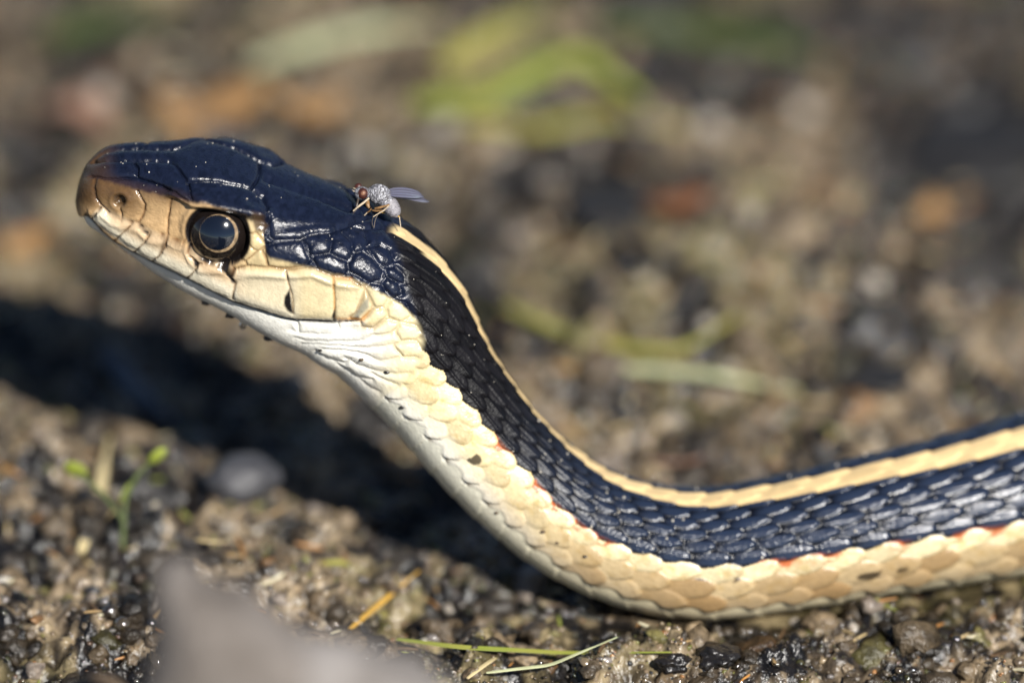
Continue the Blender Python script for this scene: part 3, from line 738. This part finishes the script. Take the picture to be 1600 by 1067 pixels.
# grass blades and straws
def blade(name, path, wdt, mat, label, cat, lift=6, arch=0.0, flat=.35, group=None):
    P = [GPt(x, y, lift) for x, y in path]
    Z = max(p[2] for p in P) if len(P) < 3 else None
    xs = np.linspace(0, len(P) - 1, 36); A = np.array(P)
    if Z is not None: A[:, 2] = .5 * A[:, 2] + .5 * Z
    C = np.stack([np.interp(xs, np.arange(len(P)), A[:, j]) for j in range(3)], 1)
    for _ in range(6): C[1:-1] = .25 * C[:-2] + .5 * C[1:-1] + .25 * C[2:]
    u = np.linspace(0, 1, 36); C[:, 2] += arch * K * np.sin(math.pi * u)
    o0 = C[0].copy(); C = C - o0
    T_ = np.gradient(C, axis=0); T_ /= np.linalg.norm(T_, axis=1)[:, None]
    S_ = np.cross(T_, [0, 0, 1.0]); S_ /= np.linalg.norm(S_, axis=1)[:, None]; N_ = np.cross(S_, T_)
    wd_ = wdt * .5 * K * (0.35 + .65 * np.sin(np.clip(u * 1.1 + .08, 0, 1) * math.pi) ** .6)
    n = 10; V = []; F = []
    for i in range(36):
        for q in range(n):
            a = 2 * math.pi * q / n
            cs_, sn_ = math.cos(a), math.sin(a)
            fold = abs(cs_) * .35
            V.append(C[i] + S_[i] * wd_[i] * cs_ + N_[i] * wd_[i] * (sn_ * flat * .45 + fold))
    for i in range(35):
        for q in range(n): F.append((i * n + q, i * n + (q + 1) % n, i * n + n + (q + 1) % n, i * n + n + q))
    o = link(name, mesh_np(name, np.array(V), F), mat); o.location = o0
    return tag(o, label, cat, group)
m_green = mat_plain('blade_green', (.19, .24, .035), .4, .4, 3.0, 0, spec=.4, col2=(.25, .25, .05))
m_dgreen = mat_plain('blade_deep_green', (.075, .10, .022), .4, .4, 3.0, 0, spec=.4)
m_ygreen = mat_plain('blade_yellow_green', (.33, .31, .07), .4, .3, 3.0, 0, spec=.4)
m_straw = mat_plain('straw', (.56, .46, .25), .45, .3, 4.0, 0, spec=.4)
m_gold = mat_plain('golden_straw', (.58, .34, .06), .4, .3, 4.0, 0, spec=.4)
m_palegreen = mat_plain('pale_blade', (.50, .52, .30), .4, .3, 3.0, 0, spec=.4)
blade('straw_stem', [(546, 1000), (600, 962), (654, 916)], 11, m_gold, 'short golden straw stem lying beside the grey foreground rock', 'straw', 17, 4, .9)
blade('grass_blade', [(498, 888), (535, 898), (570, 902)], 16, m_ygreen, 'stubby yellow-green grass piece on the mound in the snake\'s shadow side', 'grass blade', 5)
blade('grass_blade', [(620, 1014), (720, 1024), (880, 1038), (1050, 1054)], 13, m_green, 'long thin green grass blade under the snake pointing to the black crumbs', 'grass blade', 15, 4)
blade('straw_stem', [(760, 1064), (860, 1060), (965, 1056)], 8, m_palegreen, 'pale whitish straw lying along the long green blade', 'straw', 12, 2, .8)
blade('straw_stem', [(730, 1072), (765, 1050), (792, 1026)], 8, m_straw, 'thin tan straw crossing under the long green blade', 'straw', 10, 3, .9)
blade('grass_blade', [(375, 108), (470, 82), (560, 60), (680, 30)], 52, m_palegreen, 'wide pale cream-green blade in the background above the snake\'s head', 'grass blade', 22, 10)
blade('grass_blade', [(690, 130), (770, 75), (870, 15)], 60, m_ygreen, 'yellow-green blade slanting up beside the wide pale blade', 'grass blade', 25, 15)
blade('grass_blade', [(640, 170), (760, 160), (900, 150), (1010, 160)], 62, m_green, 'bright green blade lying level in the blurred background', 'grass blade', 20, 10)
blade('grass_blade', [(720, 200), (850, 182), (960, 185), (1080, 205)], 40, m_ygreen, 'yellowish blade just below the bright green one', 'grass blade', 15, 8)
blade('grass_blade', [(940, 55), (1080, 60), (1260, 85), (1350, 105)], 60, m_dgreen, 'deep green blade reaching towards the dark background stones', 'grass blade', 25, 10)
blade('grass_blade', [(40, 85), (140, 55), (260, 22)], 62, m_dgreen, 'deep green blade behind the pinkish-brown leaf scrap', 'grass blade', 22, 10)
blade('grass_blade', [(790, 500), (880, 530), (980, 562), (1070, 552), (1160, 535)], 30, m_ygreen, 'bent yellow-green blade half way up the ground behind the neck', 'grass blade', 12, 5)
blade('grass_blade', [(980, 600), (1100, 615), (1260, 625)], 24, m_palegreen, 'faint pale blade lying close behind the snake\'s body', 'grass blade', 8, 4)
blade('wet_stem', [(145, 555), (180, 612), (225, 655), (290, 680)], 40, mat_plain('wet_stem', (.02, .03, .05), .18, .3, 4, spec=.7), 'curved dark wet stem lying in the snake\'s head shadow', 'stem', 14, 6, 1.2)
blade('dead_stem', [(120, 880), (145, 800), (160, 700)], 22, m_straw, 'pale dead stem standing in the mud beside the seedling', 'stem', 14, 10, .8)

# seedling at the left: stem and two leaves
sd = bpy.data.objects.new('seedling', None); COL.objects.link(sd); b0 = GPt(190, 872); sd.location = b0
tag(sd, 'tiny green seedling sprouting from the mud left of the snake\'s shadow', 'seedling')
def tube(name, pts_, rad, mat, parent, n=8):
    A = np.array(pts_); xs = np.linspace(0, len(A) - 1, 4 * len(A)); C = np.stack([np.interp(xs, np.arange(len(A)), A[:, j]) for j in range(3)], 1)
    R_ = np.interp(xs, np.arange(len(A)), rad)
    for _ in range(2): C[1:-1] = .25 * C[:-2] + .5 * C[1:-1] + .25 * C[2:]
    T_ = np.gradient(C, axis=0); T_ /= np.linalg.norm(T_, axis=1)[:, None]
    ref = np.array([.31, .9, .29]); S_ = np.cross(T_, ref); S_ /= np.linalg.norm(S_, axis=1)[:, None]; N_ = np.cross(S_, T_)
    V = []; F = []
    for i in range(len(C)):
        for q in range(n):
            a = 2 * math.pi * q / n; V.append(C[i] + R_[i] * K * (math.cos(a) * S_[i] + math.sin(a) * N_[i]))
    for i in range(len(C) - 1):
        for q in range(n): F.append((i * n + q, i * n + (q + 1) % n, i * n + n + (q + 1) % n, i * n + n + q))
    return link(name, mesh_np(name, np.array(V), F), mat, parent)
def ellip(name, c, ax3, mat, parent, seg=24, jit=0.0, colf=None):
    """ellipsoid with world axes ax3 (3 vectors already scaled)"""
    V = []; F = []; m = seg // 2
    for i in range(m + 1):
        t = math.pi * i / m
        for q in range(seg):
            p = 2 * math.pi * q / seg
            V.append(c + math.cos(t) * ax3[2] + math.sin(t) * (math.cos(p) * ax3[0] + math.sin(p) * ax3[1]))
    for i in range(m):
        for q in range(seg): F.append((i * seg + q, i * seg + seg + q, i * seg + seg + (q + 1) % seg, i * seg + (q + 1) % seg))
    me = mesh_np(name, np.array(V), F)
    return link(name, me, mat, parent)
wd0 = float((b0 - CAM) @ VW - D) / K
sp = lambda x, y, dw=0: pw(x, y, wd0 + dw) - b0
tube('stem', [sp(190, 874), sp(193, 820), sp(196, 775), sp(215, 740), sp(240, 718)], [4, 4, 3.5, 3, 2.5], m_dgreen, sd)
m_leafg = mat_plain('seedling_leaf', (.24, .28, .04), .45, .3, 4.0, spec=.4)
Xk, Uk, Wk = VR * K, VU * K, VW * K
ellip('leaf', sp(246, 712), [Xk * 15 + Uk * 8, Uk * 10 - Wk * 10, Wk * 5 + Uk * 3], m_leafg, sd)
ellip('leaf', sp(196, 770, 4), [Xk * 9 + Uk * 14, Uk * 8 - Wk * 8, Wk * 4], m_leafg, sd)
tube('stem', [sp(194, 815), sp(160, 770, 6), sp(122, 738, 10)], [3.5, 3, 2.5], m_dgreen, sd)
ellip('leaf', sp(118, 734, 10), [Xk * 19 - Uk * 5, Uk * 12 - Wk * 10, Wk * 5], m_leafg, sd)

# fine plant litter: short fibres and bits nobody could count
rl = np.random.default_rng(12); nL = 900
lx = rl.uniform(-100, 1700, nL); lg = rl.uniform(20, 2500, nL); kp = clear_bed(lx, lg, rl); lx = lx[kp]; lg = lg[kp]; nL = len(lx)
ln = rl.uniform(12, 55, nL); lw = rl.uniform(1.5, 4.5, nL); la = rl.uniform(0, math.pi, nL); lz = ground_h(lx, lg)
V = []; F = []; Cc = []
palL = np.array([(.30, .20, .09), (.45, .34, .17), (.10, .06, .03), (.22, .24, .05), (.38, .18, .05), (.5, .45, .3)])
for i in range(nL):
    d = np.array([math.cos(la[i]), math.sin(la[i]), rl.normal(0, .15)]); sd_ = np.array([-d[1], d[0], 0]); c0 = np.array([lx[i] - 800, lg[i], lz[i] + lw[i] * 1.2]); cc_ = palL[rl.integers(0, 6)]
    bnd = rl.normal(0, .2) * ln[i]
    for t in (-.5, -.17, .17, .5):
        cpt = c0 + d * ln[i] * t + sd_ * bnd * (t * t)
        r_ = lw[i] * (.6 if abs(t) > .4 else 1)
        V += [cpt + sd_ * r_, cpt + np.array([0, 0, r_]), cpt - sd_ * r_, cpt - np.array([0, 0, r_])]; Cc += [cc_] * 4
    b = i * 16
    for r_ in range(3):
        for q in range(4): F.append((b + r_ * 4 + q, b + r_ * 4 + (q + 1) % 4, b + r_ * 4 + 4 + (q + 1) % 4, b + r_ * 4 + 4 + q))
me = mesh_np('plant_litter', np.array(V) * K, F); set_col(me, np.array(Cc))
tag(link('plant_litter', me, mat_plain('litter', None, .4, .3, 10, vcol=True)), 'short brown and tan plant fibres scattered over the mud', 'plant litter', kind='stuff')

# ------------------------------------------------------------------ bits of dirt clinging to the snake
def surf_at(x, y, want_far=False):
    """point of the snake's skin seen at this photo pixel"""
    d = np.hypot(surf[..., 0] - x, surf[..., 1] - y) + np.where(np.sum(nrm * np.array([0, 0, -1.0]), 2) > -0.25, 0, 1e6)
    k = np.unravel_index(np.argmin(d), SH); return aff(surf[k][None])[0], nrm[k]
for i, (x, y, r) in enumerate([(318, 478, 6.5), (357, 497, 8), (417, 527, 8)]):
    band = (np.abs(surf[..., 0] - x) < 2.5) & (st[:, None] < 440); kk_ = np.unravel_index(np.argmax(np.where(band, surf[..., 1], -1)), SH)
    p = aff(surf[kk_][None])[0] - VU * 3.0 * K
    o = blob('mud_crumb', p, r, r * .8, r * .55, m_black, ['small black mud crumb under the chin below the snake\'s eye', 'flat black mud crumb right beside the water drop on the chin', 'black mud crumb under the jaw where the throat begins'][i], 'mud crumb', 'mud crumbs under the chin', seed=80 + i, amp=.3, sub=3)
band = (np.abs(surf[..., 0] - 376) < 2.5) & (st[:, None] < 440); p = aff(surf[np.unravel_index(np.argmax(np.where(band, surf[..., 1], -1)), SH)][None])[0]; m_drop = bpy.data.materials.new('water'); m_drop.use_nodes = True
bw = m_drop.node_tree.nodes['Principled BSDF']; bw.inputs['Transmission Weight'].default_value = 1; bw.inputs['Roughness'].default_value = .02; bw.inputs['IOR'].default_value = 1.33
o = ellip('water_drop', np.zeros(3), [VR * 6 * K, VU * 7 * K, VW * 6 * K], m_drop, None); o.location = p - VU * 4.5 * K
tag(o, 'tiny clear water drop hanging from the snake\'s chin', 'water drop')
for i, (x, y, r) in enumerate([(605, 583, 4.5), (564, 563, 4), (628, 639, 4.5), (776, 803, 4), (500, 549, 3.5), (848, 832, 4.5), (915, 872, 4), (870, 850, 3)]):
    p, n_ = surf_at(x, y)
    blob('dirt_speck', p, r, r * .8, r * .6, m_rockb if i % 2 else m_black, 'dark dirt speck on the snake\'s pale throat and belly side', 'dirt speck', 'dirt specks on the pale scales', seed=90 + i, amp=.25, sub=2)
# sand grains on the dark head and dew glints put in as pale grains on the back, too many and small to count
rs = np.random.default_rng(33)
vis = np.sum(nrm * np.array([0, 0, -1.0]), 2)
cand = np.argwhere((vis > .1) & (isd > .6) & (st[:, None] > 20) & (ed > 60))
cand_h = cand[st[cand[:, 0]] < 760]; cand_b = cand[st[cand[:, 0]] >= 760]
pick = np.concatenate([cand_h[rs.choice(len(cand_h), 50)], cand_b[rs.choice(len(cand_b), 50)]])
bm = bmesh.new(); bmesh.ops.create_icosphere(bm, subdivisions=2, radius=1.0)
bv = np.array([v.co[:] for v in bm.verts]); bf = np.array([[v.index for v in f.verts] for f in bm.faces]); bm.free()
V = []; F = []
for i, k in enumerate(pick):
    r_ = rs.uniform(.4, 1.0) * (1.5 if i % 9 == 0 else 1) if st[k[0]] < 760 else rs.uniform(1.0, 2.2)
    V.append(aff((surf[k[0], k[1]] + nrm[k[0], k[1]] * r_ * .3)[None]) + bv * r_ * K * (1 + rs.normal(0, .15, (len(bv), 1)))); F.append(bf + i * len(bv))
me = mesh_np('sand_and_glint_specks', np.vstack(V), np.vstack(F))
tag(link('sand_and_glint_specks', me, mat_plain('sand_glint_speck', (.55, .50, .42), .45, .3, 50, spec=.7)), 'tiny pale sand specks sprinkled on the snake\'s dark scales', 'sand specks', kind='stuff')

# ------------------------------------------------------------------ the fly
FW = 28.0                                                     # depth of the fly's middle plane
feet, _ = surf_at(590, 350)
fl = bpy.data.objects.new('fly', None); COL.objects.link(fl); fl0 = pw(590, 346, FW); fl.location = fl0
tag(fl, 'small grey fly with red eyes sitting on the snake\'s nape', 'fly')
fp = lambda x, y, dw=0.0: pw(x, y, FW + dw) - fl0
F6 = lambda zx, zy, dw=0.0: fp(530 + zx / 10.0, 270 + zy / 10.0, dw)
spine = [(553, 304), (556, 303.5), (562, 302.5), (568, 302), (572, 302.5), (575, 303), (580, 303), (588, 303.5), (596, 306), (601, 311), (604, 315), (609, 321), (614, 328), (618, 335), (620, 340)]
rad = [0.6, 7, 10, 10, 8.5, 8.5, 12, 16, 15.5, 13, 12, 13, 12, 9, 1.0]
A = np.array([[x, y] for x, y in spine]); xs = np.linspace(0, len(A) - 1, 110)
sxp = np.stack([spl(xs, np.arange(len(A)), A[:, j]) for j in (0, 1)], 1); rds = np.maximum(spl(xs, np.arange(len(A)), np.array(rad)), .4)
tg = np.gradient(sxp, axis=0); tg /= np.linalg.norm(tg, axis=1)[:, None]
V = []; n = 40
for i in range(110):
    for q in range(n):
        a = 2 * math.pi * q / n; nn = np.array([-tg[i, 1], tg[i, 0]])
        rj = rds[i] * (1 + .05 * math.sin(q * 2.3 + i * .9) + rs.normal(0, .02))
        xy = sxp[i] + nn * math.cos(a) * rj
        V.append(fp(xy[0], xy[1], math.sin(a) * rj * .95))
i_ = np.arange(109)[:, None] * n; j_ = np.arange(n)[None]; j2 = (j_ + 1) % n
me = mesh_np('fly_body', np.array(V), np.stack([i_ + j_, i_ + n + j_, i_ + n + j2, i_ + j2], -1).reshape(-1, 4))
vv = np.array(V); cN = rs.uniform(0, 1, (110, n))
fc = np.where(cN[..., None] > .88, np.array([.6, .6, .63]), np.where(cN[..., None] < .40, np.array([.05, .045, .05]), np.array([.20, .20, .225])))
fc[82:] = .8 * np.where(cN[82:, :, None] < .2, np.array([.16, .15, .18]), np.array([.34, .32, .34]))
fc[52:80, 8:18] = fc[52:80, 8:18] * .5 + np.array([.55, .47, .36]) * .5
set_col(me, fc.reshape(-1, 3))
link('body', me, mat_plain('fly_grey', None, .6, .3, 60, .003, 90, .5, vcol=True), fl)
m_feye = mat_plain('fly_eye', (.055, .014, .009), .4, .3, 40, spec=.5); m_feye2 = mat_plain('fly_eye_centre', (.22, .105, .06), .4, .2, 40, spec=.4)
for (zx, zy, dw, sc_, c2) in ((368, 325, -6.0, 1.12, True), (300, 228, 5.5, .85, False)):
    c = F6(zx, zy, dw)
    eo = ellip('eye', c, [(Xk * 5.6 + Uk * 5.0) * sc_, (Uk * 5.2 - Xk * 4.2) * sc_ * 1.15, Wk * 5.0 * sc_], m_feye, fl, 32)
    if c2: ellip('eye_centre', c - Wk * 3.9 + Xk * .6 + Uk * .3, [Xk * 3.4 + Uk * 2.8, Uk * 3.0 - Xk * 2.4, Wk * 2.9], m_feye2, eo, 24)
# wings: thin veined membranes
m_wing = bpy.data.materials.new('wing'); m_wing.use_nodes = True; nw = m_wing.node_tree; bw = nw.nodes['Principled BSDF']
bw.inputs['Base Color'].default_value = (.13, .13, .19, 1); bw.inputs['Roughness'].default_value = .25; bw.inputs['Alpha'].default_value = .62
bw.inputs['Specular IOR Level'].default_value = .6; bw.inputs['Thin Film Thickness'].default_value = 330; bw.inputs['Thin Film IOR'].default_value = 1.5
m_vein = mat_plain('wing_vein', (.045, .04, .05), .4, .2, 40)
def wing(outl, dw0, dw1):
    """outline given as upper edge and lower edge from root to tip"""
    up_, lo_ = [np.array(x) for x in outl]; m = 26; u = np.linspace(0, 1, m)
    ue = np.stack([np.interp(u, np.linspace(0, 1, len(up_)), up_[:, j]) for j in (0, 1)], 1); le = np.stack([np.interp(u, np.linspace(0, 1, len(lo_)), lo_[:, j]) for j in (0, 1)], 1)
    V = []; F = []; rows = 9
    for i in range(m):
        for r_ in range(rows):
            t = r_ / (rows - 1); p = ue[i] * (1 - t) + le[i] * t
            dw = dw0 + (dw1 - dw0) * u[i] + (t - .5) * -7.0 * math.sin(math.pi * min(1, u[i] + .15)) + .5 * math.sin(t * 18)
            V.append(F6(p[0], p[1], dw))
    for i in range(m - 1):
        for r_ in range(rows - 1): b = i * rows + r_; F.append((b, b + 1, b + rows + 1, b + rows))
    o = link('wing', mesh_np('wing', np.array(V), F), m_wing, fl)
    md = o.modifiers.new('thick', 'SOLIDIFY'); md.thickness = .35 * K
    VA = np.array(V).reshape(m, rows, 3)
    for r_ in (0, 2, 4, 6, 8):
        e_ = m - 1 if r_ < 5 else m - 3
        tube('vein', VA[:e_:3, r_], np.linspace(.55, .3, len(VA[:e_:3])), m_vein, o, 6)
wing(([(735, 275), (820, 240), (920, 225), (1030, 228), (1130, 245), (1220, 280), (1290, 330), (1325, 375)], [(735, 350), (830, 378), (930, 385), (1030, 392), (1120, 398), (1200, 396), (1270, 390), (1322, 380)]), -3, -6)
wing(([(740, 300), (860, 300), (980, 305), (1100, 330), (1210, 365), (1310, 395), (1380, 425), (1412, 448)], [(740, 365), (860, 385), (980, 402), (1100, 425), (1200, 448), (1290, 464), (1360, 464), (1408, 456)]), 4, 2)
m_leg = mat_plain('fly_leg', (.26, .145, .06), .4, .5, 60, spec=.4); m_tars = mat_plain('fly_tarsus', (.50, .40, .28), .4, .4, 60, spec=.4); m_dleg = mat_plain('fly_dark_leg', (.05, .035, .025), .4, .3, 60)
def leg(fem, tib, tar, rf=1.6, mats=(m_leg, m_tars, m_dleg)):
    lo = tube('leg', [F6(*p) for p in fem], [rf * .7] + [rf] * (len(fem) - 2) + [rf * .55], mats[0], fl)
    tube('tibia', [F6(*p) for p in tib], [rf * .5] * len(tib), mats[1], lo)
    tube('tarsus', [F6(*p) for p in tar], [rf * .35] * len(tar), mats[2], lo, 6)
leg([(560, 560, -9), (640, 545, -13), (790, 498, -15)], [(790, 498, -15), (700, 590, -14), (610, 640, -13)], [(610, 640, -13), (560, 740, -14), (545, 860, -15)], 2.3)
leg([(520, 590, -7), (580, 600, -11), (690, 590, -13)], [(690, 590, -13), (610, 640, -14), (530, 690, -14)], [(530, 690, -14), (510, 780, -14), (540, 870, -14)], 1.7)
leg([(450, 440, -8), (440, 500, -11), (470, 550, -12)], [(465, 400, -11), (380, 470, -13), (280, 545, -12)], [(280, 545, -12), (240, 580, -11), (220, 600, -10)], 3.6, (m_leg, m_tars, m_tars))
leg([(600, 570, 6), (660, 600, 8), (720, 620, 8)], [(630, 610, 4), (800, 645, 2), (940, 688, 0)], [(940, 688, 0), (952, 780, 0), (965, 880, -1)], 2.4, (m_leg, m_gold, m_tars))
leg([(500, 560, 7), (480, 600, 10), (440, 620, 12)], [(440, 620, 12), (400, 660, 12), (380, 700, 12)], [(380, 700, 12), (350, 730, 12), (330, 750, 12)], 1.6)
leg([(430, 450, 7), (380, 480, 9), (330, 500, 10)], [(330, 500, 10), (280, 560, 10), (240, 610, 8)], [(240, 610, 8), (210, 640, 8), (190, 650, 7)], 1.6, (m_dleg, m_dleg, m_dleg))
# face and mouthparts, bristles
tube('proboscis', [F6(300, 400, -2), (F6(285, 470, -2)), F6(270, 530, -2)], [2.2, 1.8, 2.4], m_dleg, fl)
tube('antenna', [F6(260, 300, -3), F6(225, 290, -4), F6(205, 270, -5)], [1.0, .8, .4], m_tars, fl, 6)
tube('antenna', [F6(265, 260, 2), F6(235, 245, 2), F6(215, 235, 2)], [1.0, .8, .4], m_tars, fl, 6)
V = []; F = []
for i in range(70):
    q = rs.integers(12, 105); a = rs.uniform(math.pi * .75, math.pi * 1.7); nn = np.array([-tg[q, 1], tg[q, 0]])
    off_ = nn * math.cos(a) * rds[q]; p0 = fp(sxp[q, 0] + off_[0], sxp[q, 1] + off_[1], math.sin(a) * rds[q] * .95)
    dr = off_ / rds[q] * .7 + tg[q] * .7; L_ = rs.uniform(3, 6.5)
    p1 = fp(sxp[q, 0] + off_[0] + dr[0] * L_, sxp[q, 1] + off_[1] + dr[1] * L_, math.sin(a) * (rds[q] + L_ * .5))
    b = len(V)
    V += [p0 + Xk * .3, p0 - Xk * .15 + Uk * .25, p0 - Xk * .15 - Uk * .25, p1]; F += [(b, b + 1, b + 3), (b + 1, b + 2, b + 3), (b + 2, b, b + 3)]
bo = link('bristles', mesh_np('bristles', np.array(V), F), m_dleg, fl); bo['kind'] = 'stuff'
